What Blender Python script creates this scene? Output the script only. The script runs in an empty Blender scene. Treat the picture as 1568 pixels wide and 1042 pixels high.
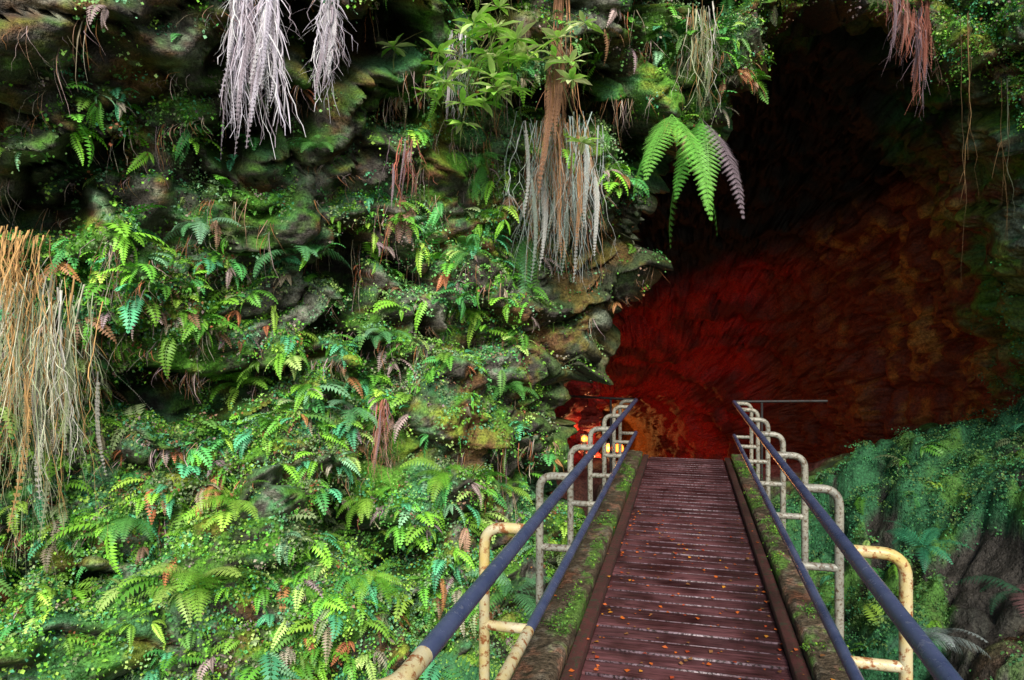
import bpy, math, numpy as np
from math import radians, sin, cos, pi
rng = np.random.default_rng(7)
S = bpy.context.scene

# ---------------------------------------------------------------- noise
def _h(ix, iy, iz, seed):
    with np.errstate(over='ignore'):
        h = (ix.astype(np.uint32)*np.uint32(374761393) + iy.astype(np.uint32)*np.uint32(668265263)
             + iz.astype(np.uint32)*np.uint32(2147483647) + np.uint32(seed*1274126177 & 0xffffffff))
        h = (h ^ (h >> np.uint32(13)))*np.uint32(1274126177)
        h = (h ^ (h >> np.uint32(15)))*np.uint32(2246822519)
        h = h ^ (h >> np.uint32(16))
    return (h & np.uint32(0xffffff)).astype(np.float64)/float(0xffffff)
def vnoise(p, seed=0):
    i = np.floor(p).astype(np.int64); f = p-i; f = f*f*f*(f*(f*6-15)+10)
    i = i + 100000
    r = 0
    for dx in (0, 1):
        wx = f[:, 0] if dx else 1-f[:, 0]
        for dy in (0, 1):
            wy = f[:, 1] if dy else 1-f[:, 1]
            for dz in (0, 1):
                wz = f[:, 2] if dz else 1-f[:, 2]
                r = r + wx*wy*wz*_h(i[:, 0]+dx, i[:, 1]+dy, i[:, 2]+dz, seed)
    return r*2-1
def fbm(p, octv=4, seed=0, gain=.5):
    a = 1; s = 0; n = 0
    for k in range(octv):
        s = s + a*vnoise(p*(2.03**k)+k*17.3, seed+k); n += a; a *= gain
    return s/n
def worley(p, seed=0):
    i = np.floor(p).astype(np.int64)+100000; base = p+100000
    f1 = np.full(len(p), 9.); f2 = f1.copy(); idv = np.zeros(len(p))
    for dx in (-1, 0, 1):
        for dy in (-1, 0, 1):
            for dz in (-1, 0, 1):
                a, b, c = i[:, 0]+dx, i[:, 1]+dy, i[:, 2]+dz
                q = np.stack([a+_h(a, b, c, seed), b+_h(a, b, c, seed+1), c+_h(a, b, c, seed+2)], 1)
                d = np.sqrt(((q-base)**2).sum(1))
                near = d < f1
                f2 = np.where(near, f1, np.minimum(f2, d))
                idv = np.where(near, _h(a, b, c, seed+3), idv)
                f1 = np.where(near, d, f1)
    return f1, f2, idv
def sm(x, a, b):
    t = np.clip((x-a)/(b-a), 0, 1); return t*t*(3-2*t)
def lerp(a, b, t):
    return a+(b-a)*t

# ---------------------------------------------------------------- mesh helpers
def new_mesh_obj(name, V, Q, C=None, mat=None, smooth=True):
    me = bpy.data.meshes.new(name)
    V = np.asarray(V, np.float32); Q = np.asarray(Q, np.int32)
    me.vertices.add(len(V)); me.vertices.foreach_set('co', V.ravel())
    k = Q.shape[1]
    me.loops.add(Q.size); me.loops.foreach_set('vertex_index', Q.ravel())
    me.polygons.add(len(Q))
    me.polygons.foreach_set('loop_start', np.arange(0, Q.size, k, dtype=np.int32))
    me.polygons.foreach_set('loop_total', np.full(len(Q), k, np.int32))
    if smooth:
        me.polygons.foreach_set('use_smooth', np.ones(len(Q), bool))
    if C is not None:
        at = me.color_attributes.new('Col', 'FLOAT_COLOR', 'POINT')
        c4 = np.ones((len(V), 4), np.float32); c4[:, :3] = np.clip(C, 0, .9)
        at.data.foreach_set('color', c4.ravel())
    me.update(calc_edges=True); me.validate()
    ob = bpy.data.objects.new(name, me); S.collection.objects.link(ob)
    if mat: me.materials.append(mat)
    return ob
def grid_quads(nu, nv):
    a = np.arange(nu*nv).reshape(nu, nv)
    return np.stack([a[:-1, :-1], a[1:, :-1], a[1:, 1:], a[:-1, 1:]], -1).reshape(-1, 4)
class Batch:
    def __init__(s): s.V = []; s.Q = []; s.C = []; s.n = 0
    def add(s, V, Q, C):
        s.V.append(V); s.Q.append(Q+s.n); s.C.append(C); s.n += len(V)
    def inst(s, tv, tq, ts, M, T, col):
        m = len(T)
        if m == 0: return
        V = np.einsum('mij,nj->mni', M, tv)+T[:, None, :]
        C = col[:, None, :]*ts[None, :, None]
        Q = tq[None]+(np.arange(m)*len(tv))[:, None, None]
        s.add(V.reshape(-1, 3), Q.reshape(-1, 4), C.reshape(-1, 3))
    def build(s, name, mat, smooth=False):
        return new_mesh_obj(name, np.concatenate(s.V), np.concatenate(s.Q), np.concatenate(s.C), mat, smooth)

# ---------------------------------------------------------------- materials
def mk(name):
    m = bpy.data.materials.new(name); m.use_nodes = True
    nt = m.node_tree; b = nt.nodes['Principled BSDF']; return m, nt, b
def N(nt, t, **k):
    n = nt.nodes.new(t)
    for a, v in k.items():
        if a in n.inputs: n.inputs[a].default_value = v
        else: setattr(n, a, v)
    return n
def leaf_mat(name, trans=.35, rough=.5):
    m, nt, b = mk(name)
    a = N(nt, 'ShaderNodeAttribute', attribute_name='Col')
    b.inputs['Roughness'].default_value = rough
    b.inputs['Specular IOR Level'].default_value = .35
    nt.links.new(a.outputs['Color'], b.inputs['Base Color'])
    if trans > 0:
        t = N(nt, 'ShaderNodeBsdfTranslucent'); nt.links.new(a.outputs['Color'], t.inputs['Color'])
        mx = N(nt, 'ShaderNodeMixShader'); mx.inputs[0].default_value = trans
        nt.links.new(b.outputs[0], mx.inputs[1]); nt.links.new(t.outputs[0], mx.inputs[2])
        nt.links.new(mx.outputs[0], nt.nodes['Material Output'].inputs['Surface'])
    return m
def rock_mat(name, rough=.75, bump=.5, scale=1.0):
    m, nt, b = mk(name)
    a = N(nt, 'ShaderNodeAttribute', attribute_name='Col')
    tc = N(nt, 'ShaderNodeTexCoord')
    n1 = N(nt, 'ShaderNodeTexNoise'); n1.inputs['Scale'].default_value = 11*scale; n1.inputs['Detail'].default_value = 5; n1.inputs['Roughness'].default_value = .7
    n2 = N(nt, 'ShaderNodeTexNoise'); n2.inputs['Scale'].default_value = 45*scale; n2.inputs['Detail'].default_value = 3; n2.inputs['Roughness'].default_value = .7
    for x in (n1, n2): nt.links.new(tc.outputs['Object'], x.inputs['Vector'])
    r = N(nt, 'ShaderNodeMapRange'); r.inputs['From Min'].default_value = .3; r.inputs['From Max'].default_value = .7
    r.inputs['To Min'].default_value = .3; r.inputs['To Max'].default_value = 1.7
    nt.links.new(n2.outputs['Fac'], r.inputs['Value'])
    vm = N(nt, 'ShaderNodeVectorMath', operation='SCALE')
    nt.links.new(a.outputs['Color'], vm.inputs[0]); nt.links.new(r.outputs[0], vm.inputs['Scale'])
    nt.links.new(vm.outputs[0], b.inputs['Base Color'])
    bp = N(nt, 'ShaderNodeBump'); bp.inputs['Strength'].default_value = bump; bp.inputs['Distance'].default_value = .07
    nt.links.new(n1.outputs['Fac'], bp.inputs['Height']); nt.links.new(bp.outputs[0], b.inputs['Normal'])
    b.inputs['Roughness'].default_value = rough; b.inputs['Specular IOR Level'].default_value = .3
    return m
def paint_mat(name, c1, c2, c3, rough=.4, s1=7, lo=.52, hi=.62, metal=0, bump=.3):
    m, nt, b = mk(name)
    tc = N(nt, 'ShaderNodeTexCoord')
    n1 = N(nt, 'ShaderNodeTexNoise'); n1.inputs['Scale'].default_value = s1; n1.inputs['Detail'].default_value = 7; n1.inputs['Roughness'].default_value = .65
    n2 = N(nt, 'ShaderNodeTexNoise'); n2.inputs['Scale'].default_value = s1*6; n2.inputs['Detail'].default_value = 6; n2.inputs['Roughness'].default_value = .7
    for x in (n1, n2): nt.links.new(tc.outputs['Object'], x.inputs['Vector'])
    r1 = N(nt, 'ShaderNodeValToRGB'); r1.color_ramp.elements[0].position = .35; r1.color_ramp.elements[1].position = .65
    r1.color_ramp.elements[0].color = (*c1, 1); r1.color_ramp.elements[1].color = (*c2, 1)
    nt.links.new(n1.outputs['Fac'], r1.inputs[0])
    r2 = N(nt, 'ShaderNodeMapRange'); r2.inputs['From Min'].default_value = lo; r2.inputs['From Max'].default_value = hi
    nt.links.new(n2.outputs['Fac'], r2.inputs['Value'])
    mx = N(nt, 'ShaderNodeMixRGB'); mx.inputs[2].default_value = (*c3, 1)
    nt.links.new(r2.outputs[0], mx.inputs[0]); nt.links.new(r1.outputs[0], mx.inputs[1]); nt.links.new(mx.outputs[0], b.inputs['Base Color'])
    bp = N(nt, 'ShaderNodeBump'); bp.inputs['Strength'].default_value = bump; bp.inputs['Distance'].default_value = .006
    nt.links.new(n2.outputs['Fac'], bp.inputs['Height']); nt.links.new(bp.outputs[0], b.inputs['Normal'])
    rr = N(nt, 'ShaderNodeMapRange'); rr.inputs['To Min'].default_value = rough; rr.inputs['To Max'].default_value = min(1, rough+.35)
    nt.links.new(r2.outputs[0], rr.inputs['Value']); nt.links.new(rr.outputs[0], b.inputs['Roughness'])
    b.inputs['Metallic'].default_value = metal
    return m
M_rock = rock_mat('wet_basalt', .65, .9)
M_tun = rock_mat('cave_rock', .5, .6, .7)
M_leaf = leaf_mat('fern_leaf', .3, .45)
M_fern = leaf_mat('small_fern_leaf', 0, .5)
M_moss = leaf_mat('moss_leaf', 0, .7)
M_root = leaf_mat('root_fibre', 0, .8)
M_blue = paint_mat('blue_grey_paint', (.045, .062, .135), (.09, .11, .20), (.16, .17, .22), .25, 5, .6, .72)
M_yel = paint_mat('worn_yellow_paint', (.58, .42, .12), (.58, .53, .36), (.26, .085, .02), .4, 5, .52, .60)
M_grey = paint_mat('worn_grey_paint', (.20, .20, .17), (.36, .34, .27), (.09, .055, .03), .4, 8, .5, .6)
M_dark = paint_mat('dark_iron', (.01, .01, .012), (.02, .02, .02), (.04, .02, .015), .6)

# ---------------------------------------------------------------- cliff + cave sheet
tab = np.array([
 (-1.50,-2.4,-14,-2.6),(-1.42,-1,-14,-1),(-1.36,.5,-14,.8),(-1.26,1.3,-14,2.2),(-.92,1.8,-14,3.6),(-.60,2.35,-14,5.2),
 (-.42,2.9,-14,6.8),(-.05,3.5,-14,9),(.12,4.0,-13,12),(.25,4.45,-8,12),(.60,4.82,-4,12),(1.2,5.0,0,12),(1.85,5.02,3,12),
 (2.5,4.8,7,12),(3.0,4.1,12,12),(3.38,3,14,8),(3.58,1,14,4),(3.5,-.5,14,0),(3.2,-2.4,14,-2.6)])
NT = 820
seg = np.r_[0, np.cumsum(np.hypot(np.diff(tab[:, 0]), np.diff(tab[:, 1])))]
wgt = seg/seg[-1]
tt = np.linspace(0, 1, NT)
prof = np.stack([np.interp(tt, wgt, tab[:, k]) for k in range(4)], 1)
ker = np.hanning(41); ker /= ker.sum()
for k in range(4):
    pad = np.r_[np.full(20, prof[0, k]), prof[:, k], np.full(20, prof[-1, k])]
    prof[:, k] = np.convolve(pad, ker, 'valid')
gx = np.linspace(-16, 16, 1601)
gy = np.interp(gx, [-16,-14,-9,-5,-1.5,-.2,1.5,2.6,3.2,3.7,4.3,8,14,16], [-5,-3.2,.6,3.6,7.1,7.7,8,8.15,8.0,7.0,5.0,2,0,-1])
k2 = np.hanning(61); k2 /= k2.sum(); gy = np.convolve(np.pad(gy, 30, mode='edge'), k2, 'valid')
def planY(X): return np.interp(X, gx, gy)
def overh(X, Z):
    o = np.interp(Z, [-2.6,-.6,.6,2,3,3.8,4.5,5.5,8,12], [1.5,.5,.02,.05,.4,1.0,1.6,2.1,2.4,1.6])
    up = np.interp(X, [-3,-.7,.2,1,14], [.8,.9,.45,.25,.3])
    return np.where(Z > .6, o*up, o*np.interp(X, [2, 4], [1, .3]))
NE = 330
g = 1.0095
st = np.cumsum(np.r_[0, g**np.arange(NE-1)]); st /= st[-1]
MX, MZ, OX, OZ = prof.T
X = MX[:, None]+(OX-MX)[:, None]*st[None]; Z = MZ[:, None]+(OZ-MZ)[:, None]*st[None]
Y = planY(X)-overh(X, Z)
ext = np.stack([X, Y, Z], -1)[:, ::-1]          # outer -> mouth
NI = 250
rings = np.array([ # Y cx w zc h
 (9.2,1.0,2.75,.6,4.5),(11,.95,2.85,.4,4.5),(12.8,.7,2.6,.2,4.0),(14.2,.35,2.3,0,3.2),(15.4,-.2,1.8,-.35,2.0),
 (16.6,-1.1,1.3,-.85,1.2),(18,-1.85,1.05,-1.15,.98),(20.5,-2.6,1.0,-1.35,.95),(23,-3.6,.9,-1.5,.9),(23.4,-3.6,.05,-1.5,.05)])
ang = pi*(1.13-1.26*tt)
yy = np.linspace(0, 1, NI)
intr = np.zeros((NT, NI, 3))
My = planY(MX)-overh(MX, MZ)
for j in range(NI):
    Yt = 7.4+(23.4-7.4)*yy[j]
    p = [np.interp(Yt, rings[:, 0], rings[:, k]) for k in range(1, 5)]
    ax = p[0]+p[1]*np.cos(ang); az = p[2]+p[3]*np.sin(ang)
    b = float(sm(np.array(Yt), 7.4, 9.6))
    intr[:, j, 0] = lerp(MX, ax, b); intr[:, j, 2] = lerp(MZ, az, b)
    intr[:, j, 1] = lerp(My+(Yt-7.4), Yt, b)
G = np.concatenate([ext, intr[:, 1:]], 1)
NV = G.shape[1]
def gnorm(G):
    du = np.gradient(G, axis=0); dv = np.gradient(G, axis=1)
    n = np.cross(du, dv); return n/(np.linalg.norm(n, axis=-1, keepdims=True)+1e-9)
Nn = gnorm(G)
if Nn[:, :NE, 1].mean() > 0: Nn = -Nn
P = G.reshape(-1, 3); n0 = Nn.reshape(-1, 3)
vi = np.tile(np.arange(NV), NT); ti = np.repeat(tt, NV)
inn = sm(vi.astype(float), NE-4, NE+26)      # 0 outside, 1 inside
warp = np.stack([fbm(P*.9, 3, 50), fbm(P*.9, 3, 60), fbm(P*.9, 3, 70)], 1)
Pw = P+warp*.35; Pw2 = P+warp*.9
f1, f2, idv = worley(Pw*np.array([1.3, 1.3, 2.0]), 5)
g1, g2, idw = worley(Pw*np.array([3.6, 3.6, 4.6])+3, 15)
crack = np.exp(-(f2-f1)/.07); crack2 = np.exp(-(g2-g1)/.09)
big = fbm(P*.45, 3, 1); mid = fbm(P*1.7, 4, 9); fine = fbm(P*7, 4, 22)
led = fbm(Pw2*np.array([.8, .8, 1.9]), 3, 33)
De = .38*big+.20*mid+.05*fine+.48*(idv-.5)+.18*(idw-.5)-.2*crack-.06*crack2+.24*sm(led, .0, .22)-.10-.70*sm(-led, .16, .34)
# interior: lava linings - big swells with flow lines and drips
str_ = fbm(Pw*np.array([1.2, 2.2, .7]), 4, 81)
flow = fbm(Pw*np.array([1.1, .5, 3.0]), 4, 87)
fl = fbm(P*np.array([5, 5, 1.6]), 4, 83)
lin = np.abs(fbm(Pw*np.array([1.0, 1.0, .55])*1.6, 3, 89))
Di = .30*big+.36*str_+.20*flow+.05*fl+.05*fine+.26*(idv-.5)+.07*(idw-.5)-.12*crack-.03*crack2-.16*np.exp(-lin/.03)
D = De*(1-inn)+Di*inn
D *= np.where(inn > .5, np.interp(P[:, 1], [15, 17], [1, .45]), 1)
P2 = P+n0*D[:, None]
G2 = P2.reshape(NT, NV, 3)
N2 = gnorm(G2)
if N2[:, :NE, 1].mean() > 0: N2 = -N2
n2 = N2.reshape(-1, 3)
c_bas = np.array([.060, .052, .043]); c_brn = np.array([.18, .085, .030]); c_gry = np.array([.30, .30, .24])
c_mos = np.array([.10, .28, .025]); c_teal = np.array([.08, .26, .10]); c_ylw = np.array([.28, .36, .04])
def mixc(a, b, t): return a*(1-t[:, None])+b*t[:, None]
nA = fbm(P2*1.1, 4, 101); nB = fbm(P2*3.1, 4, 111); nC = fbm(P2*2.2, 4, 121); nD = fbm(P2*12, 3, 131)
ce = np.tile(c_bas, (len(P2), 1))
ce = mixc(ce, c_brn, sm(nB+.4*nD, .0, .3)*.8)
ce = mixc(ce, c_gry, sm(nC+.5*nD, .1, .4)*.8)
mossf = sm(nA+.45*nD+.35*n2[:, 2]+.12, -.1, .35)*(1-np.clip(crack, 0, 1)*.8)
mosscol = mixc(mixc(np.tile(c_mos, (len(P2), 1)), c_teal, sm(nC, -.1, .3)), c_ylw, sm(nB, .15, .45))
bare = np.maximum(sm(P2[:, 0], -1.9, -1.2)*(P2[:, 0] < .3)*sm(P2[:, 2], -.2, 1.2)*(1-sm(P2[:, 2], 2.8, 3.6)),
                  .7*sm(P2[:, 2], 3.3, 3.9)*(1-sm(P2[:, 0], -3.3, -2.4)))
mossf *= 1-.75*bare
ce = mixc(ce, mosscol, mossf)
ce *= (1-.7*sm(-led, .15, .32))[:, None]   # recess shade darkened into the rock and moss colour
# interior
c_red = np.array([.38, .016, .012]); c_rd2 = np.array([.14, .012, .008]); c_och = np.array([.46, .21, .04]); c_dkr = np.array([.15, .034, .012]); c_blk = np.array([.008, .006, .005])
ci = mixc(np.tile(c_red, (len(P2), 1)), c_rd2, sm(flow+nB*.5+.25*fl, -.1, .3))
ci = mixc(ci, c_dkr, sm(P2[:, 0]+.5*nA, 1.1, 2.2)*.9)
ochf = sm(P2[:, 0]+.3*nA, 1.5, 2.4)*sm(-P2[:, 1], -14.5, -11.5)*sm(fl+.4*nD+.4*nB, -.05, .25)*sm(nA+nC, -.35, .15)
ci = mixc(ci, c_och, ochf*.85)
ci = mixc(ci, np.array([.22, .075, .02]), sm(P2[:, 1], 17.2, 18.4))  # warm glow painted into the rock colour of the small inner tunnel
ceil_shade = sm(P2[:, 2]+.45*nA-.34*P2[:, 0], 2.25, 3.25)  # shade of the upper vault, painted black into the rock colour
ci = mixc(ci, c_blk, ceil_shade)
mi = sm(P2[:, 0]+.5*nA, 2.5, 3.3)*sm(-P2[:, 1]+.8*nB, -10.6, -8.8)*sm(nB+.5*nD, -.4, .2)
mi = np.maximum(mi, sm(P2[:, 0], 1.3, 2.4)*sm(-P2[:, 2]+.5*nA, -.9, .2)*sm(-P2[:, 1], -12, -10))
mi = np.maximum(mi, sm(-P2[:, 1]+.6*nB, -8.9, -7.8)*.9)
ci = mixc(ci, mixc(np.tile(np.array([.07, .22, .02]), (len(P2), 1)), np.array([.04, .22, .08]), sm(nC, -.1, .3)), mi*.9)
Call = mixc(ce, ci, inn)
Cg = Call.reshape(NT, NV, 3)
def sub(a, b): 
    return G2[:, a:b].reshape(-1, 3), Cg[:, a:b].reshape(-1, 3)
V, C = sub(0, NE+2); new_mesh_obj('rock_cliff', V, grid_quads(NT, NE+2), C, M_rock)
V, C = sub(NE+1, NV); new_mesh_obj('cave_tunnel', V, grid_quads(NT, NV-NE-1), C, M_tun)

# ---------------------------------------------------------------- ground
def axis(c, half, n_in, far):
    a = np.linspace(c-half, c+half, n_in); k = np.geomspace(.1, far, 36)
    return np.r_[(c-half-k)[::-1], a, c+half+k]
ax_ = axis(0, 6, 420, 150); ay_ = axis(9, 14, 640, 150)
GX, GY = np.meshgrid(ax_, ay_, indexing='ij')
gp = np.stack([GX.ravel(), GY.ravel(), np.zeros(GX.size)], 1)
nz = fbm(gp*.8, 4, 201); nz2 = fbm(gp*3.5, 4, 211); w1, w2_, wi = worley(gp*1.5+fbm(gp*1.5, 2, 5)[:, None]*.4, 71)
v1, v2, vv = worley(gp*4.0+fbm(gp*3, 2, 8)[:, None]*.4, 91)
x_, y_ = gp[:, 0], gp[:, 1]
base = -1.45+1.0*sm(x_, .9, 2.6)+.6*sm(x_, 2.4, 3.6)
cave = np.interp(y_, [9.3, 10.5, 12, 15, 18, 24], [-.25, -.3, -.5, -1.3, -1.95, -2.1])
tcv = sm(y_, 7.6, 9.6)
base = lerp(base, cave, tcv)
base = base+.75*sm(x_+.4*nz, 1.1, 3.6)*sm(y_, 5.0, 7.5)*(1-sm(y_, 10.5, 13))
far_ = sm(np.hypot(x_, y_-6), 11, 25)
base = lerp(base, -1.2, far_)
amp = lerp(1, .3, sm(y_, 8.5, 10.5))
dome = np.sqrt(np.clip(1-(w1/.85)**2, 0, 1)); dome2 = np.sqrt(np.clip(1-(v1/.85)**2, 0, 1))
zz = base+amp*(.24*nz+.14*nz2+.52*(wi-.35)*dome+.22*(vv-.3)*dome2-.12*np.exp(-(w2_-w1)/.1)-.04*np.exp(-(v2-v1)/.1))
nearwalk = (1-sm(np.abs(x_), .8, 1.1))*(y_ < 9.8)
zz = lerp(zz, np.minimum(zz, -.35), nearwalk)
gp[:, 2] = zz
gcol = mixc(np.tile(c_bas*.6, (len(gp), 1)), c_brn*.7, sm(nz2, 0, .4)*.6)
gcol = mixc(gcol, c_gry*.35, sm(vv+nz2, .6, .9)*.6)
gcol = mixc(gcol, np.array([.07, .012, .009]), sm(y_-.5*x_, 8.8, 10.5)*(y_ < 25))
gmoss = sm(nz+.8*nz2+.4*(vv-.5)+.12*(y_-6.3), -.08, .24)*(1-sm(y_-.8*x_, 7.8, 9.6))
gmoss = np.where(x_ < -.8, np.maximum(gmoss, sm(nz2+.25, -.1, .3)*(y_ < 8)), gmoss)
gcol = mixc(gcol, mixc(np.tile(np.array([.030, .13, .05]), (len(gp), 1)), np.array([.07, .18, .03]), sm(nz2-nz, -.1, .3)), gmoss)
new_mesh_obj('ground', gp, grid_quads(len(ax_), len(ay_)), gcol, M_rock)

# ---------------------------------------------------------------- templates
def kite(p, d, w, k=.4, lift=None):
    p = np.array(p, float); m = p+d*k
    if lift is not None: m = m+lift
    return [p, m+w, p+d, m-w]
def frond(npair, width, e0, e1, sweep=.35, pdroop=.25, detail=0, wp=.75, seed=0):
    r = np.random.default_rng(seed)
    n = 40
    e = np.radians(np.linspace(e0, e1, n)); ds = 1/(n-1)
    yc = np.r_[0, np.cumsum(np.cos(e)*ds)[:-1]]; zc = np.r_[0, np.cumsum(np.sin(e)*ds)[:-1]]
    xc = .06*np.sin(np.linspace(0, 3, n)+r.random()*6)*np.linspace(0, 1, n)
    V = []; Sx = []
    for i in range(0, n-3, 3):
        w = .006*(1-i/n)+.002; j = i+3
        V += [[xc[i]-w, yc[i], zc[i]], [xc[i]+w, yc[i], zc[i]], [xc[j]+w*.8, yc[j], zc[j]], [xc[j]-w*.8, yc[j], zc[j]]]; Sx += [.6]*4
    sp = .92/npair
    for i in range(npair):
        s = .08+.92*(i+.5)/npair; k = s*(n-1); i0 = int(k); i0 = min(i0, n-2); f = k-i0
        p = np.array([lerp(xc[i0], xc[i0+1], f), lerp(yc[i0], yc[i0+1], f), lerp(zc[i0], zc[i0+1], f)])
        a = lerp(e[i0], e[i0+1], f); tan = np.array([0, cos(a), sin(a)]); up = np.array([0, -sin(a), cos(a)])
        l = width*(min(1, (s+.02)/.28)**.6)*(1-s**2.2*.93)
        for sd in (-1, 1):
            l2 = l*(.88+.24*r.random())
            d = (np.array([sd*cos(sweep), 0, 0])+tan*sin(sweep)-up*pdroop*(.6+.8*r.random()))
            d /= np.linalg.norm(d)
            wdir = np.cross(d, up); wdir /= np.linalg.norm(wdir)
            if detail == 0:
                V += kite(p, d*l2, wdir*sp*wp*.5, .35, up*l2*.06); Sx += [.75, 1, .95, 1]
            else:
                ns = max(3, int(l2/(sp*.26)))
                for q in range(ns):
                    sq = (q+.5)/ns; b = p+d*l2*sq-up*l2*.12*sq*sq
                    ll = sp*.50*wp*(1-sq**2*.85)*(.85+.3*r.random())
                    for s3 in (-1, 1):
                        dd = wdir*s3*ll+d*ll*.5
                        V += kite(b, dd, d*l2/ns*.42, .5); Sx += [.65, 1, 1.1, 1]
                V += kite(p+d*l2*.0, d*l2, wdir*sp*.07, .4); Sx += [1.1]*4
    V = np.array(V); Q = np.arange(len(V)).reshape(-1, 4)
    return V, Q, np.array(Sx)
def rotz(psi):
    c, s = np.cos(psi), np.sin(psi); o = np.zeros_like(c); i = o+1
    return np.stack([np.stack([c, -s, o], -1), np.stack([s, c, o], -1), np.stack([o, o, i], -1)], -2)
def rotx(a):
    c, s = np.cos(a), np.sin(a); o = np.zeros_like(c); i = o+1
    return np.stack([np.stack([i, o, o], -1), np.stack([o, c, -s], -1), np.stack([o, s, c], -1)], -2)
def roty(a):
    c, s = np.cos(a), np.sin(a); o = np.zeros_like(c); i = o+1
    return np.stack([np.stack([c, o, s], -1), np.stack([o, i, o], -1), np.stack([-s, o, c], -1)], -2)
def orient(psi, pitch, roll, sc):   # local +y points to azimuth psi (psi=0 -> +Y)
    return rotz(psi) @ rotx(pitch) @ roty(roll) * sc[:, None, None]
def azim(nx, ny): return np.arctan2(-nx, ny)

small = [frond(11, .26, 35, -65, .35, .2, 0, .95, 1), frond(13, .20, 10, -80, .3, .3, 0, .9, 2), frond(10, .33, 50, -40, .4, .15, 0, 1.0, 3), frond(14, .17, -25, -88, .5, .4, 0, .9, 4)]
hero_t = [frond(17, .26, 62, -30, .35, .1, 1, .95, 11), frond(18, .23, 35, -65, .4, .2, 1, .9, 12), frond(21, .18, -50, -86, .45, .1, 1, .8, 13),
          frond(26, .07, -80, -89, 1.05, .2, 1, .9, 14), frond(24, .05, -84, -90, 1.2, .3, 1, .9, 15)]

# sample exterior surface
cell = G2[:-1, :NE-1]
a1 = G2[1:, :NE-1]-cell; a2 = G2[:-1, 1:NE]-cell
ar = np.linalg.norm(np.cross(a1, a2), axis=-1)
cx_, cy_, cz_ = cell[..., 0], cell[..., 1], cell[..., 2]
mask = (cx_ > -7.0)*(cx_ < 4.2)*(cz_ > -2.0)*(cz_ < 5.5)*(cy_ > 1.4)
moss_g = mossf.reshape(NT, NV)[:-1, :NE-1]; bare_g = bare.reshape(NT, NV)[:-1, :NE-1]
rec_g = sm(-led, .12, .28).reshape(NT, NV)[:-1, :NE-1]
dens = fbm(cell.reshape(-1, 3)*1.5, 3, 301).reshape(ar.shape)
nzc = N2[:-1, :NE-1, 2]
def sample(w, n):
    w = w.ravel()/w.sum(); idx = rng.choice(w.size, n, p=w)
    i, j = np.unravel_index(idx, ar.shape)
    f = rng.random((n, 1)); h = rng.random((n, 1))
    return cell[i, j]+a1[i, j]*f+a2[i, j]*h, N2[i, j], dens[i, j]
pal = np.array([[.15,.46,.05],[.24,.58,.05],[.38,.64,.08],[.09,.36,.09],[.11,.46,.22],[.20,.42,.05],[.42,.62,.16],[.14,.32,.07],[.24,.50,.26],[.30,.40,.18]])
pal = pal*1.08
pal_p = np.array([.19,.16,.1,.12,.1,.10,.06,.07,.05,.05])
dead = np.array([[.48,.22,.08],[.32,.17,.09],[.50,.30,.20],[.52,.38,.36],[.52,.18,.08],[.54,.48,.36],[.36,.30,.20],[.44,.31,.34]])
def pick(n, p, pr=None): return p[rng.choice(len(p), n, p=pr)]

moss = Batch()
lv = np.array(kite([0, 0, 0], np.array([0, 1., 0]), np.array([.42, 0, 0]), .5, np.array([0, 0, .15])))
lq = np.arange(4)[None]; ls = np.array([.7, 1, 1.1, 1])
def moss_clumps(pos, nor, k, rad, size, cols):
    m = len(pos)
    rr = rad*(.5+rng.random(m))
    off = rng.normal(size=(m, k, 3))*.5
    off = off-nor[:, None]*(off*nor[:, None]).sum(-1, keepdims=True)*.75
    off = off*rr[:, None, None]
    off[..., 2] -= np.abs(off[..., 2])*.3
    p = pos[:, None]+off+nor[:, None]*(.035*np.exp(-(np.linalg.norm(off, axis=-1)/rr[:, None])**2)*1.2)[..., None]
    p = p.reshape(-1, 3); c = np.repeat(cols, k, 0)*(.5+.75*rng.random((m*k, 1)))
    nn = np.repeat(nor, k, 0)
    psi = azim(nn[:, 0], nn[:, 1])+rng.normal(size=m*k)*1.2
    M = orient(psi, rng.normal(size=m*k)*.6-.5, rng.normal(size=m*k)*.6, size*(.45+1.0*rng.random(m*k)))
    moss.inst(lv, lq, ls, M, p, c)
wm = ar*mask*(.12+moss_g)*(1-.75*bare_g)*(1-.92*rec_g)*(1+.7*np.clip(nzc, -.8, 1))*sm(dens, -.4, .2)
pos, nor, dd = sample(wm, 15000)
cl = pick(len(pos), pal, pal_p)
zone = fbm(pos*1.3, 2, 311); cl = cl*(1+.6*zone[:, None]); cl = mixc(cl, np.array([.16, .48, .26]), sm(zone, .1, .4)*.5)
cl = mixc(cl, np.array([.34, .38, .24]), sm(fbm(pos*2.3, 2, 317), .15, .45)*.55)
moss_clumps(pos, nor, 20, .10, .024, cl*.95)
pos, nor, dd = sample(wm, 2600)
moss_clumps(pos, nor, 15, .09, .024, pick(len(pos), dead)*.7)
wlow = ar*mask*(cz_ < .3)*(cx_ < -1.8)*(cx_ > -5.5)*np.clip(.3+nzc, .05, 1)
pos, nor, dd = sample(wlow, 2600)
moss_clumps(pos, nor, 20, .11, .026, pick(len(pos), pal, pal_p))
cellI = G2[:-1, NE:NE+60]; NI_ = N2[:-1, NE:NE+60]; miI = mi.reshape(NT, NV)[:-1, NE:NE+60]
wI = (miI*(cellI[..., 0] > 1.2)*(cellI[..., 2] < 3.5)*(cellI[..., 2] > -1.5)*sm(-cellI[..., 2], -2.6, -.2)).ravel()
idx = rng.choice(wI.size, 2200, p=wI/wI.sum())
pI = cellI.reshape(-1, 3)[idx]; nI = NI_.reshape(-1, 3)[idx]
nI = np.where((nI[:, :1] > 0), -nI, nI)
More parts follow.
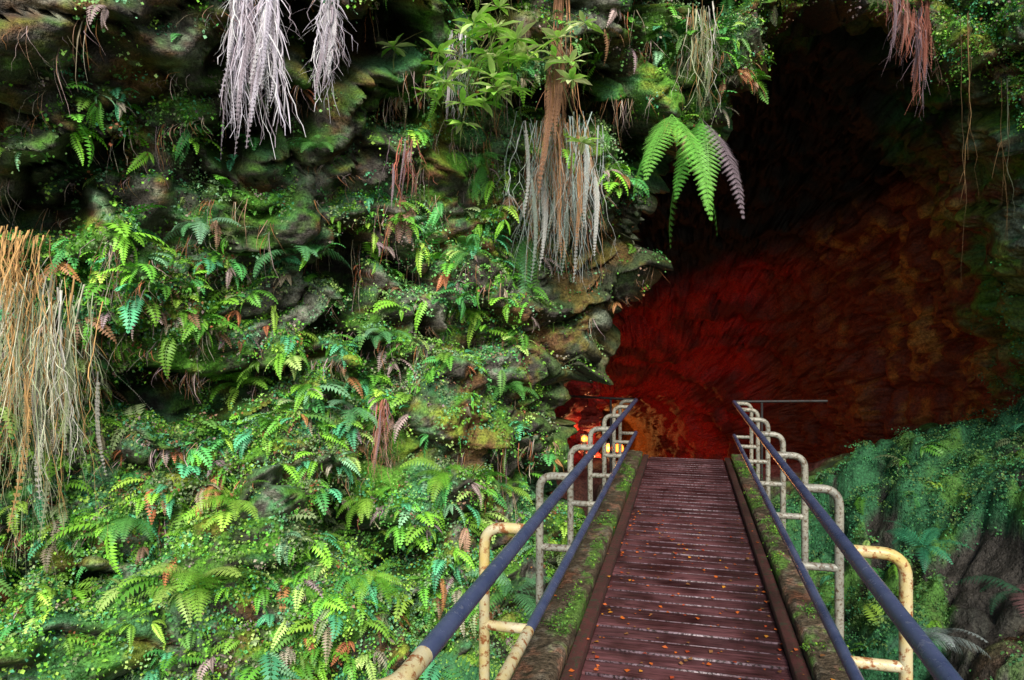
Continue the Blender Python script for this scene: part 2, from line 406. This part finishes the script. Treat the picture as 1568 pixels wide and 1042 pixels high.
moss_clumps(pI, nI, 14, .10, .020, pick(len(idx), np.array([[.05,.26,.10],[.07,.32,.07],[.04,.24,.10],[.10,.22,.04]])))
gxy = rng.random((17000, 2))*np.array([9.3, 7.5])+np.array([-5.5, 1.8])
gi = np.array([np.searchsorted(ax_, gxy[:, 0]), np.searchsorted(ay_, gxy[:, 1])]).T
gz = zz.reshape(len(ax_), len(ay_))[gi[:, 0], gi[:, 1]]
gm = gmoss.reshape(len(ax_), len(ay_))[gi[:, 0], gi[:, 1]]
gpos = np.c_[ax_[gi[:, 0]], ay_[gi[:, 1]], gz]
front = gpos[:, 1] < planY(gpos[:, 0])+.4
kp = (np.abs(gpos[:, 0]) > .85)*((gm > .4) | (gpos[:, 0] < -1.5))*(front | (gpos[:, 0] > 0))
gpos = gpos[kp]
gR = gpos[gpos[:, 0] > 0]; gL = gpos[gpos[:, 0] < 0]
moss_clumps(gR, np.tile([0, -.3, .95], (len(gR), 1)), 14, .09, .020, mixc(pick(len(gR), np.array([[.04,.20,.08],[.06,.26,.07],[.03,.15,.06],[.11,.20,.05]])), np.array([.10,.20,.04]), sm(fbm(gR*2, 2, 7), 0, .4)))
moss_clumps(gL, np.tile([0, -.3, .95], (len(gL), 1)), 14, .10, .024, pick(len(gL), pal, pal_p)*.8)

ferns = Batch()
def fern_clumps(pos, nor, kf, smin, smax, cols, tpl=None, spread=1.0, batch=None):
    batch = batch or ferns
    m = len(pos); ps = azim(nor[:, 0], nor[:, 1])
    for k in range(kf):
        use = rng.random(m) < (.85 if k > 1 else 1); n = use.sum()
        psi = ps[use]+rng.normal(size=n)*spread
        sc = (smin+(smax-smin)*rng.random(m)**1.8)[use]*(.75+.4*rng.random(n))
        M = orient(psi, rng.normal(size=n)*.25-.2, rng.normal(size=n)*.3, sc)
        c = cols[use]*(.65+.7*rng.random((n, 1)))
        T = pos[use]-nor[use]*.01
        sel = rng.integers(0, len(tpl or small), n)
        for q, t in enumerate(tpl or small):
            s_ = sel == q
            batch.inst(t[0], t[1], t[2], M[s_], T[s_], c[s_])
wf = ar*mask*(.15+moss_g)*(1-.85*bare_g)*(1-.95*rec_g)*sm(dens, -.25, .25)*(1+.9*np.clip(nzc, -.9, 1))*(cx_ < 0.6)
pos, nor, dd = sample(wf, 2000)
cl = pick(len(pos), pal, pal_p); zone = fbm(pos*1.1, 2, 331)
cl = cl*(1.1+.5*zone[:, None])
fern_clumps(pos, nor, 5, .12, .38, cl)
pos, nor, dd = sample(wlow, 260)
fern_clumps(pos, nor, 5, .12, .36, pick(len(pos), pal, pal_p))
pos, nor, dd = sample(wf, 900)
fern_clumps(pos-np.array([0, 0, .04]), nor, 4, .12, .32, pick(len(pos), dead), [small[3], small[1]], .7)
s_ = gR[(gR[:, 0] > 1.2)]; s_ = s_[rng.choice(len(s_), 70)]
fern_clumps(s_, np.tile([-.5, -.8, .2], (len(s_), 1)), 6, .12, .34, pick(len(s_), pal*.5, pal_p), None, 1.8)
s_ = gL[(gL[:, 0] < -.9)]; s_ = s_[rng.choice(len(s_), 300)]
fern_clumps(s_, np.tile([.4, -.8, .2], (len(s_), 1)), 6, .14, .42, pick(len(s_), pal*.9, pal_p), None, 1.8)

# ---------------------------------------------------------------- strands
def strands(batch, base, n, length, spread, r0, cols, wav=.03, flare=1.0, nseg=16, fan=0, lmin=.5):
    base = np.array(base, float)
    for i in range(n):
        L = length*(lmin+(1-lmin)*rng.random()); t = np.linspace(0, 1, nseg)
        o = rng.normal(size=3)*spread*np.array([1, .6, .3])*.5
        end = rng.normal(size=2)*spread*flare*.6
        w = np.cumsum(rng.normal(size=(nseg, 2)), 0)*wav*.35
        xs = base[0]+o[0]+end[0]*t+w[:, 0]*t; ys = base[1]+o[1]*1+end[1]*t+w[:, 1]*t-.05*np.sin(t*pi)
        zs = base[2]+o[2]-L*t
        r = r0*(.4+1.2*rng.random()**2)*(1-.8*t)*(1+.3*rng.normal(size=nseg)).clip(.4, 1.6)
        c = cols[rng.integers(len(cols))]*(.5+.8*rng.random())
        V = []
        for k in range(3):
            a = 2*pi*k/3
            V.append(np.stack([xs+r*cos(a), ys+r*sin(a), zs], 1))
        V = np.stack(V, 1).reshape(-1, 3)
        q = []
        for s in range(nseg-1):
            for k in range(3):
                k2_ = (k+1) % 3
                q.append([s*3+k, s*3+k2_, (s+1)*3+k2_, (s+1)*3+k])
        C = np.tile(c, (len(V), 1))*np.repeat(.8+.4*rng.random((nseg, 1)), 3, 0)
        batch.add(V, np.array(q), C)
        if fan and rng.random() < fan:
            for b in range(5):
                f = .3+.6*rng.random(); j = int(f*(nseg-1))
                Ls = L*.20*rng.random()+.05
                tt_ = np.linspace(0, 1, 5)
                dx = rng.normal()*.06; dy = rng.normal()*.05
                ctr = np.stack([xs[j]+dx*tt_, ys[j]+dy*tt_, zs[j]-Ls*tt_**1.3], 1)
                rw = r[j]*.6*(1-.7*tt_)
                VV = np.stack([ctr+np.array([1, 0, 0])*rw[:, None], ctr-np.array([1, 0, 0])*rw[:, None]], 1).reshape(-1, 3)
                qq = np.array([[2*a, 2*a+1, 2*a+3, 2*a+2] for a in range(4)])
                batch.add(VV, qq, np.tile(c, (len(VV), 1)))
extP = G2[:, :NE].reshape(-1, 3); extN = N2[:, :NE].reshape(-1, 3)
def anchor(x, z):
    d = (extP[:, 0]-x)**2+(extP[:, 2]-z)**2
    c = np.argsort(d)[:12]; i = c[np.argmin(extP[c, 1])]
    return extP[i].copy(), extN[i].copy()
def under_rock(p):
    # lowest rock surface above a hanging point: roots are lengthened so that they start in the rock
    d = np.hypot(extP[:, 0]-p[0], extP[:, 1]-p[1]); s_ = (d < .18)*(extP[:, 2] > p[2]-.1)
    return extP[s_, 2].min() if s_.any() else p[2]+.5
rootlets = Batch()
pos, nor, dd = sample(ar*mask*(.2+moss_g)*sm(-nzc, -.5, .6)*(cx_ < .8)*(cz_ > .0), 600)
for p in pos:
    strands(rootlets, p+np.array([0, -.03, 0]), 6, .12+.45*rng.random()**2, .08, .0032, dead, .03, 1.2, 7)
rootlets.build('hanging_rootlets', M_root)

white = np.array([[.74,.68,.76],[.66,.60,.70],[.82,.78,.82],[.48,.40,.46]])
cream = np.array([[.6,.58,.42],[.5,.56,.34],[.62,.36,.14],[.40,.46,.28],[.66,.62,.54],[.30,.34,.18]])
teal = np.array([[.42,.52,.48],[.55,.60,.58],[.55,.28,.13],[.36,.18,.10],[.62,.62,.58],[.30,.36,.30]])
redd = np.array([[.36,.13,.09],[.28,.09,.06],[.32,.22,.26],[.42,.22,.18]])
def hanging(name, items):
    b = Batch()
    for (x, z, dx, n, L, sp, r, cols, fl_, fan, lift, nf) in items:
        if isinstance(dx, tuple):
            p = np.array(dx, float); top = min(under_rock(p), p[2]+.8)+.05; L = L+max(0, top-p[2]); p[2] = max(top, p[2])
        else:
            p, nn = anchor(x, z); p = p+np.array([dx, -.05, lift])
        strands(b, p, n, L, sp, r, cols, .06, fl_, 18, fan, .4)
        for k in range(nf):
            t = hero_t[3+k % 2]
            q = p+np.array([rng.normal()*sp*.5, -.04+rng.normal()*sp*.3, -L*.4*rng.random()])
            M = orient(np.array([pi+rng.normal()*.9]), np.array([rng.normal()*.03]), np.array([rng.normal()*.06]), np.array([L*(.40+.25*rng.random())]))
            b.inst(t[0], t[1], t[2], M, q[None], cols[rng.integers(len(cols))][None]*.9)
    return b.build(name, M_root, True)
hanging('hanging_roots', [(-4.5, 2.4, 0, 50, .9, .20, .006, cream[2:3], .6, .5, .1, 2), (-4.5, 2.0, 0, 120, 2.1, .34, .006, cream, .9, 1, .1, 12), (-4.3, 1.9, 0, 60, 1.3, .3, .004, cream, .9, 1, .1, 4)])
hanging('hanging_roots', [(0, 0, (-3.08, 4.3, 4.4), 40, 1.5, .07, .012, white, .4, 1, 0, 18), (0, 0, (-2.87, 4.3, 4.4), 34, 1.3, .06, .012, white, .4, 1, 0, 16)])
hanging('hanging_roots', [(0, 0, (-2.60, 4.68, 4.4), 24, 1.05, .04, .010, white, .3, 1, 0, 12)])
hanging('hanging_roots', [(-1.05, 4.5, 0, 34, 2.0, .07, .006, teal[2:4], .4, .5, .2, 5), (-1.15, 3.7, 0, 160, 1.5, .34, .005, teal, .9, 1, .1, 22)])
hanging('hanging_roots', [(.12, 4.4, 0, 30, 1.0, .14, .005, cream*.8, .6, 1, .2, 5)])
hanging('hanging_roots', [(2.0, 4.9, 0, 20, .85, .16, .006, redd, .5, 1, .25, 18), (2.3, 4.85, 0, 20, 1.3, .09, .007, redd, .5, 1, .25, 18)])
hanging('hanging_vine', [(2.65, 4.7, 0, 3, 2.6, .08, .006, cream[1:3]*.3, .4, .2, .1, 0), (2.95, 4.1, 0, 3, 2.2, .06, .006, cream[1:3]*.3, .3, .2, .1, 0)])
hanging('hanging_roots', [(-2.65, 1.1, 0, 24, .9, .08, .005, redd*1.3, .5, .6, 0, 4)])
hanging('hanging_roots', [(-2.4, 3.4, 0, 10, .7, .12, .005, redd*1.3, .6, 1, .1, 7)])
hanging('hanging_roots', [(-1.9, 4.2, 0, 18, .9, .14, .005, white, .6, 1, .1, 5)])

# ---------------------------------------------------------------- hero ferns
def hero(x, z, n, L, cols, tp, spread=1.0, lift=.03, name='fern', at=None, pit=.0, rl=.2):
    b = Batch()
    if at is None:
        p, nn = anchor(x, z)
    else:
        p = np.array(at, float); nn = np.array([-.1, -1, 0])
    az0 = azim(nn[0:1], nn[1:2])[0]
    if abs(nn[0])+abs(nn[1]) < .3: az0 = pi
    az0 = .5*az0+.5*(pi if az0 > 0 else -pi)
    for k in range(n):
        psi = az0+spread*(2*(k+.5)/n-1)+rng.normal()*.12
        t = hero_t[tp[rng.integers(len(tp))]]
        M = orient(np.array([psi]), np.array([pit+rng.normal()*.15]), np.array([rng.normal()*rl]), np.array([L*(.8+.35*rng.random())]))
        c = np.array([cols[rng.integers(len(cols))]])*(.85+.3*rng.random())
        b.inst(t[0], t[1], t[2], M, (p+np.array([0, -.02, lift]))[None], c)
    return b.build(name, M_leaf)
G1 = [[.28,.62,.07],[.42,.74,.10],[.22,.56,.05]]; G2c = [[.24,.58,.28],[.34,.66,.40],[.18,.50,.20]]; G3 = [[.12,.40,.08],[.17,.48,.11]]
hero(-3.55, -.40, 15, .68, [[.46,.82,.12],[.58,.86,.18],[.36,.74,.10]], [0, 0, 1], 2.8, lift=.14, pit=.15)
hero(-3.33, 2.4, 10, .5, G2c, [0, 1], 1.8)
hero(-3.75, 2.55, 7, .4, G2c, [0, 1], 1.8)
hero(-1.62, 2.75, 6, .85, [[.14,.46,.15],[.24,.56,.14],[.14,.40,.10]], [2], 1.3, rl=.06)
hero(-.12, 3.8, 4, 1.15, [[.20,.64,.10],[.28,.72,.12]], [2], 1.7, -.05, rl=.06)
hero(.14, 3.85, 4, 1.2, [[.20,.64,.10],[.30,.72,.14],[.46,.36,.42]], [2], 1.6, -.05, rl=.06)
hero(-2.55, 3.0, 6, .45, [[.52,.28,.18],[.62,.36,.30]], [2], .8, rl=.08)
hero(-1.9, 3.3, 7, .5, G3, [1, 2], 1.2)
hero(-4.4, 3.6, 8, .5, G3, [0, 1], 1.5)
hero(-4.75, 3.9, 7, .45, G1, [1], 1.5)
for (hx, hz, hc) in ((-2.1,.4,G1),(-3.0,1.0,G2c),(-3.9,1.2,G1),(-4.7,2.9,G1),(-2.2,1.9,G1),(-2.9,.1,G1),(-1.7,1.1,G3),(-2.7,1.6,G2c),(-3.4,.4,G1),(-2.0,2.5,G3),(-3.0,3.2,G3),(-2.45,-.3,G1),(-4.1,.2,G3),(-1.75,.1,G1)):
    hero(hx, hz, 7, .34+.14*rng.random(), hc, [0, 1, 1], 1.5)
hero(-1.5, -.7, 8, .55, G3+G2c, [0, 1], 2.0)
hero(0, 0, 9, .6, [[.10,.32,.13],[.11,.40,.12]], [0, 1], 3.0, at=(-1.15, 3.9, -.6))
hero(0, 0, 9, .55, [[.13,.42,.09],[.15,.48,.11]], [0, 1], 3.0, at=(-1.25, 3.2, -.75))
hero(0, 0, 9, .42, [[.34,.42,.40],[.38,.44,.43],[.14,.28,.20]], [0, 1], 3.0, at=(1.65, 5.4, -.50))
hero(0, 0, 8, .38, [[.05,.28,.14],[.06,.32,.16]], [0, 1], 3.0, at=(1.95, 6.5, -.15))
hero(0, 0, 8, .5, [[.04,.14,.07],[.24,.12,.12]], [1], 3.0, at=(2.4, 5.8, -.25))
ferns.build('small_fern_foliage', M_fern)

# broadleaf shrub hanging over the lip
sh = Batch(); stem = Batch()
p0, _ = anchor(-1.5, 4.05)
lt = np.array([[0,0,0],[.13,.3,.03],[.13,.62,.02],[0,.5,-.01],[0,0,0],[0,.5,-.01],[-.13,.62,.02],[-.13,.3,.03],
               [0,.5,-.01],[.13,.62,.02],[0,1,-.12],[-.13,.62,.02]])
ltq = np.arange(12).reshape(-1, 4); lts = np.array([.8,1,1,.8,.8,.8,1,1,.8,1,1.1,1])
for k in range(36):
    c = p0+np.array([rng.normal()*.36, -.25-.30*rng.random(), rng.normal()*.30])
    strands(stem, c+np.array([0, .03, .0]), 2, .25, .02, .005, np.array([[.12,.16,.04]]), .03, 1, 8)
    n = 10; psi = np.arange(n)*2*pi/n*1.3+rng.random()*6
    M = orient(psi, rng.normal(size=n)*.3+.1, rng.normal(size=n)*.3, .19*(.6+.6*rng.random(n)))
    col = np.array([[.48,.82,.14],[.34,.72,.10],[.66,.88,.32],[.74,.80,.40]])[rng.integers(0, 4, n)]
    sh.inst(lt, ltq, lts, M, np.tile(c, (n, 1)), col)
    e_ = p0+np.array([(c[0]-p0[0])*.3, .05, .35]); tq_ = np.linspace(0, 1, 10)[:, None]
    ctr = e_*(1-tq_)+c*tq_+np.array([0, 0, .12])*np.sin(tq_*pi)
    VV = np.concatenate([ctr+np.array([.006, 0, 0]), ctr+np.array([-.003, .005, 0]), ctr+np.array([-.003, -.005, 0])])
    qq = np.array([[a+o*10, a+1+o*10, a+1+((o+1) % 3)*10, a+((o+1) % 3)*10] for o in range(3) for a in range(9)])
    stem.add(VV, qq, np.tile([.14, .13, .05], (30, 1)))
o1 = sh.build('broadleaf_shrub', M_leaf); o2 = stem.build('stems', M_root); o2.parent = o1

# ---------------------------------------------------------------- boardwalk
def empty(name):
    e = bpy.data.objects.new(name, None); S.collection.objects.link(e); return e
bw = empty('boardwalk')
def boxes(name, items, mat, parent, bev=.004, jitter=0):
    V = []; Q = []
    for (x0, x1, y0, y1, z0, z1) in items:
        n = len(V)
        for z in (z0, z1):
            for (x, y) in ((x0, y0), (x1, y0), (x1, y1), (x0, y1)):
                V.append([x+rng.normal()*jitter, y+rng.normal()*jitter, z+rng.normal()*jitter])
        Q += [[n, n+3, n+2, n+1], [n+4, n+5, n+6, n+7], [n, n+1, n+5, n+4], [n+1, n+2, n+6, n+5], [n+2, n+3, n+7, n+6], [n+3, n, n+4, n+7]]
    ob = new_mesh_obj(name, V, Q, None, mat, False)
    if bev:
        m = ob.modifiers.new('b', 'BEVEL'); m.width = bev; m.segments = 2
    ob.parent = parent; return ob
M_plank, nt, b = mk('wet_red_planks')
geo = N(nt, 'ShaderNodeNewGeometry'); tc = N(nt, 'ShaderNodeTexCoord')
mp = N(nt, 'ShaderNodeMapping'); mp.inputs['Scale'].default_value = (1.5, 18, 18); nt.links.new(tc.outputs['Object'], mp.inputs[0])
n1 = N(nt, 'ShaderNodeTexNoise'); n1.inputs['Scale'].default_value = 3; n1.inputs['Detail'].default_value = 8; n1.inputs['Roughness'].default_value = .7; nt.links.new(mp.outputs[0], n1.inputs['Vector'])
n2_ = N(nt, 'ShaderNodeTexNoise'); n2_.inputs['Scale'].default_value = 3.5; n2_.inputs['Detail'].default_value = 6; nt.links.new(tc.outputs['Object'], n2_.inputs['Vector'])
rp = N(nt, 'ShaderNodeValToRGB'); e = rp.color_ramp.elements
e[0].position = .32; e[0].color = (.035, .010, .012, 1); e[1].position = .72; e[1].color = (.27, .115, .12, 1)
nt.links.new(n1.outputs['Fac'], rp.inputs[0])
mm = N(nt, 'ShaderNodeMixRGB', blend_type='MULTIPLY'); mm.inputs[0].default_value = 1
r3 = N(nt, 'ShaderNodeValToRGB'); r3.color_ramp.elements[0].position = 0; r3.color_ramp.elements[0].color = (.55, .5, .5, 1); r3.color_ramp.elements[1].color = (1.0, .95, .95, 1)
nt.links.new(geo.outputs['Random Per Island'], r3.inputs[0]); nt.links.new(rp.outputs[0], mm.inputs[1]); nt.links.new(r3.outputs[0], mm.inputs[2])
m4 = N(nt, 'ShaderNodeMixRGB', blend_type='MULTIPLY'); m4.inputs[0].default_value = 1
r4 = N(nt, 'ShaderNodeValToRGB'); r4.color_ramp.elements[0].position = .38; r4.color_ramp.elements[0].color = (.45, .42, .42, 1); r4.color_ramp.elements[1].position = .6; r4.color_ramp.elements[1].color = (1.1, 1.05, 1.1, 1)
nt.links.new(n2_.outputs['Fac'], r4.inputs[0]); nt.links.new(mm.outputs[0], m4.inputs[1]); nt.links.new(r4.outputs[0], m4.inputs[2])
nt.links.new(m4.outputs[0], b.inputs['Base Color'])
rr = N(nt, 'ShaderNodeMapRange'); rr.inputs['From Min'].default_value = .35; rr.inputs['From Max'].default_value = .65; rr.inputs['To Min'].default_value = .28; rr.inputs['To Max'].default_value = .65
nt.links.new(n2_.outputs['Fac'], rr.inputs[0]); nt.links.new(rr.outputs[0], b.inputs['Roughness'])
bp = N(nt, 'ShaderNodeBump'); bp.inputs['Strength'].default_value = .4; bp.inputs['Distance'].default_value = .008
nt.links.new(n1.outputs['Fac'], bp.inputs['Height']); nt.links.new(bp.outputs[0], b.inputs['Normal'])
M_strip = paint_mat('worn_tread_strip', (.24, .17, .20), (.10, .05, .06), (.02, .01, .01), .35, 9, .48, .56)
M_side = paint_mat('stained_timber', (.10, .03, .028), (.05, .022, .018), (.03, .035, .015), .6, 6)
DW = .505
planks = []; strips = []
y = -1.0
while y < 9.75:
    planks.append((-DW, DW, y, y+.134, -.04+rng.normal()*.002, .0+rng.normal()*.002))
    strips.append((-DW+.02, DW-.02, y+.1375, y+.1425, -.03, .003)); y += .146
boxes('planks', planks, M_plank, bw, .005)
boxes('tread_strips', strips, M_strip, bw, 0)
boxes('sub_deck', [(-DW, DW, -1, 9.75, -.09, -.06)], M_dark, bw, 0)
def kerb(name, xc, y0, y1):
    hw, z0, z1 = .10, -.30, .10
    def ln(a, b_, n): return [(lerp(a[0], b_[0], q), lerp(a[1], b_[1], q)) for q in np.linspace(0, 1, n, endpoint=False)]
    sec = ln((-hw, z0), (-hw, z1-.02), 18)+ln((-hw, z1-.02), (-hw+.02, z1), 3)+ln((-hw+.02, z1), (hw-.02, z1), 12)+ln((hw-.02, z1), (hw, z1-.02), 3)+ln((hw, z1-.02), (hw, z0), 18)+[(hw, z0), (0, z0), (-hw, z0)]
    sec = np.array(sec); ys = np.arange(y0, y1, .02); 
    Pk = np.stack([np.stack([np.full(len(sec), 0)+xc+sec[:, 0], np.full(len(sec), yv), sec[:, 1]], 1) for yv in ys])
    pf = Pk.reshape(-1, 3)
    top = sm(pf[:, 2], -.1, .09)
    d1 = fbm(pf*np.array([9, 3, 9]), 4, 601)*.016+fbm(pf*26, 3, 611)*.006
    pf[:, 2] += d1*top; pf[:, 0] += fbm(pf*np.array([5, 2, 5]), 3, 621)*.008
    a = fbm(pf*np.array([5, 2.2, 5]), 4, 631); bN = fbm(pf*14, 3, 641)
    c = mixc(np.tile(np.array([.09, .065, .04]), (len(pf), 1)), np.array([.23, .20, .15]), sm(bN, -.1, .4))
    c = mixc(c, np.array([.22, .07, .03]), sm(bN-a, .2, .45)*.6)
    c = mixc(c, np.array([.09, .20, .025]), sm(a+.5*bN, .08, .30)*.85)
    ob = new_mesh_obj(name, pf, grid_quads(len(ys), len(sec)), c, M_rock); ob.parent = bw
for sx in (-1, 1):
    for i, (a, bb) in enumerate(((-1, 2.6), (2.61, 6.2), (6.21, 9.75))):
        kerb('kerb_beam', sx*.69, a, bb)
boxes('side_boards', [(-.580, -.508, -1, 9.75, -.2, .045), (.508, .580, -1, 9.75, -.2, .045)], M_side, bw, .008)
boxes('joists', [(-.45, -.33, -1, 9.7, -.30, -.095), (.33, .45, -1, 9.7, -.30, -.095)]+[(sx*.7-.07, sx*.7+.07, yy_, yy_+.14, -1.8, -.31) for sx in (-1, 1) for yy_ in (.5, 3.4, 6.2)], M_side, bw, .01)
moss2 = Batch(); moss, keep = moss2, moss
n = 1500
kx = np.where(rng.random(n) < .5, -.69, .69)+rng.normal(size=n)*.05; ky = 1+8*rng.random(n)
kpos = np.c_[kx, ky, np.full(n, .10)]; kk = fbm(kpos*np.array([5, 2.2, 5]), 4, 631) > .12; kpos = kpos[kk]
moss_clumps(kpos, np.tile([0, 0, 1.], (len(kpos), 1)), 12, .04, .012, pick(len(kpos), np.array([[.10,.26,.03],[.18,.36,.03],[.07,.19,.03]])))
moss2.build('kerb_moss', M_moss); moss = keep
moss.build('moss_foliage', M_moss)
lf = Batch(); n = 520
lx = rng.normal(size=n)*.3; lx = np.where(rng.random(n) < .35, np.sign(lx)*(.49-.06*rng.random(n)), lx); lx = np.clip(lx, -.78, .78)
ly = 1.2+5.5*rng.random(n)**1.4
lz = np.where(np.abs(lx) > .59, .112, np.where(np.abs(lx) > .505, .053, .010))
M = orient(rng.random(n)*6.28, rng.normal(size=n)*.15, rng.normal(size=n)*.15, .026*(.4+.9*rng.random(n)))
lf.inst(lv*np.array([1.1, 1, .8]), lq, np.ones(4), M, np.c_[lx, ly, lz], pick(n, np.array([[.55,.12,.02],[.6,.24,.03],[.4,.06,.02],[.25,.11,.04],[.6,.14,.04]])))
lf.build('fallen_leaves', M_fern)

# ---------------------------------------------------------------- railings
def tube(name, pts, r, mat, parent, round_=0.0):
    cu = bpy.data.curves.new(name, 'CURVE'); cu.dimensions = '3D'; cu.bevel_depth = r; cu.bevel_resolution = 5; cu.use_fill_caps = True
    pts = [np.array(p, float) for p in pts]; out = [pts[0]]
    for i in range(1, len(pts)-1):
        a, b_, c = pts[i-1], pts[i], pts[i+1]
        d1 = (a-b_); d2 = (c-b_); l1 = np.linalg.norm(d1); l2 = np.linalg.norm(d2); rr_ = min(round_, l1*.45, l2*.45)
        if rr_ <= 0: out.append(b_); continue
        s_, e_ = b_+d1/l1*rr_, b_+d2/l2*rr_
        for q in np.linspace(0, 1, 8): out.append((1-q)**2*s_+2*q*(1-q)*b_+q*q*e_)
    out.append(pts[-1])
    sp = cu.splines.new('POLY'); sp.points.add(len(out)-1)
    for i, p in enumerate(out): sp.points[i].co = (*p, 1)
    sp.use_smooth = True
    tmp = bpy.data.objects.new('tmp', cu)
    S.collection.objects.link(tmp)
    me = bpy.data.meshes.new_from_object(tmp); bpy.data.objects.remove(tmp)
    me.materials.clear(); me.materials.append(mat)
    ob = bpy.data.objects.new(name, me); S.collection.objects.link(ob); ob.parent = parent
    return ob
ZT, ZL = .85, .42
def railing(side, xr, ys, near_end):
    r = empty('metal_railing')
    s = side
    yend = 9.2
    if near_end:
        tube('handrail', [(xr, 1.62, ZT), (xr, yend, ZT)], .027, M_blue, r)
        tube('handrail_return', [(xr, 1.62, ZT), (xr, 1.42, ZT), (xr+s*.34, 1.36, ZT), (xr+s*.36, 1.34, -.1)], .0262, M_yel, r, .12)
    else:
        tube('handrail', [(xr, -.6, ZT), (xr, yend, ZT)], .027, M_blue, r)
    tube('lower_rail_near', [(xr, -.3 if not near_end else 1.3, ZL), (xr, ys[0]-.02, ZL)], .024, M_yel if near_end else M_blue, r)
    tube('lower_rail', [(xr, ys[0]-.02, ZL), (xr, yend, ZL)], .0238, M_blue, r)
    for i, yv in enumerate(ys):
        m = M_yel if i == 0 else M_grey
        xo = xr+s*.20
        tube('hoop_%d' % i, [(xr, yv, ZT-.006), (xo, yv, ZT-.006), (xo, yv, -.22)], .0235, m, r, .09)
        tube('arm_%d' % i, [(xr, yv, ZL), (xo, yv, ZL)], .0215, m, r)
        tube('foot_%d' % i, [(xo, yv, .0), (xo, yv, -.03)], .045, m, r)
    e_ = xr+s*1.15
    tube('barrier_top', [(xr, yend, ZT), (xr+s*.02, yend+.1, ZT), (e_, yend+.25, ZT+.02)], .016, M_dark, r, .05)
    tube('barrier_post', [(xr+s*.35, yend+.15, ZT), (xr+s*.35, yend+.15, -.5)], .016, M_dark, r)
railing(-1, -.645, [2.83, 3.98, 5.1, 6.2, 7.3, 8.3, 9.1], True)
railing(1, .60, [2.85, 4.0, 5.1, 6.2, 7.3, 8.3, 9.1], False)

# ---------------------------------------------------------------- cave lamps
M_em, nt, b = mk('lamp_glass'); b.inputs['Emission Color'].default_value = (1, .17, .02, 1); b.inputs['Emission Strength'].default_value = 5; b.inputs['Base Color'].default_value = (.6, .15, .03, 1)
M_em.cycles.emission_sampling = 'NONE'
import bmesh
def lamp(x, y, z, power, col, rad=.07):
    e = empty('cave_lamp')
    bm = bmesh.new(); bmesh.ops.create_uvsphere(bm, u_segments=20, v_segments=12, radius=rad)
    me = bpy.data.meshes.new('bulb'); bm.to_mesh(me); bm.free(); me.materials.append(M_em)
    o = bpy.data.objects.new('bulb', me); S.collection.objects.link(o); o.location = (x, y, z); o.parent = e
    tube('post', [(x, y, z-rad), (x, y, z-1.4)], .02, M_dark, e)
    tube('collar', [(x, y, z-rad*.7), (x, y, z-rad-.06)], rad*.7, M_dark, e)
    tube('cap', [(x, y, z+rad+.005), (x, y, z+rad+.025)], rad*1.2, M_dark, e)
    for a in range(4):
        tube('cage_%d' % a, [(x+rad*1.1*cos(a*pi/2+.4), y+rad*1.1*sin(a*pi/2+.4), z-rad-.02), (x+rad*1.1*cos(a*pi/2+.4), y+rad*1.1*sin(a*pi/2+.4), z+rad+.02)], .004, M_dark, e)
    ld = bpy.data.lights.new('glow', 'POINT'); ld.energy = power; ld.color = col; ld.shadow_soft_size = rad*1.3
    lo = bpy.data.objects.new('glow', ld); S.collection.objects.link(lo); lo.location = (x-.0, y-rad*2.2, z+.02); lo.parent = e
lamp(-1.50, 15.9, -.85, 18, (1, .38, .10), .11)
lamp(-2.5, 19.2, -1.25, 60, (1, .45, .12), .05)
lamp(-1.42, 13.0, -.40, 46, (1, .40, .15), .08)
lamp(-1.62, 11.2, .02, 10, (1, .55, .22), .055)

# ---------------------------------------------------------------- light, sky, camera
w = bpy.data.worlds.new('World'); S.world = w; w.use_nodes = True
nt = w.node_tree; bg = nt.nodes['Background']
sky = nt.nodes.new('ShaderNodeTexSky'); sky.sky_type = 'NISHITA'; sky.sun_disc = False
EL, AZ = radians(38), radians(162)      # azimuth clockwise from +Y
sky.sun_elevation = EL; sky.sun_rotation = AZ
nt.links.new(sky.outputs[0], bg.inputs[0]); bg.inputs[1].default_value = .15
sl = bpy.data.lights.new('sun', 'SUN'); sl.energy = 5; sl.angle = radians(20); sl.color = (1, .95, .84)
so = bpy.data.objects.new('sun', sl); S.collection.objects.link(so)
from mathutils import Vector
dirv = Vector((sin(AZ)*cos(EL), cos(AZ)*cos(EL), sin(EL)))
so.rotation_euler = dirv.to_track_quat('Z', 'Y').to_euler()
cam = bpy.data.cameras.new('camera'); co = bpy.data.objects.new('camera', cam); S.collection.objects.link(co)
cam.lens = 24; cam.sensor_width = 36; cam.clip_end = 1000; cam.clip_start = .05
co.location = (0, 0, 1.65); co.rotation_euler = (radians(90), 0, radians(14.3)); S.camera = co
S.view_settings.view_transform = 'Standard'; S.view_settings.look = 'None'; S.view_settings.exposure = 0
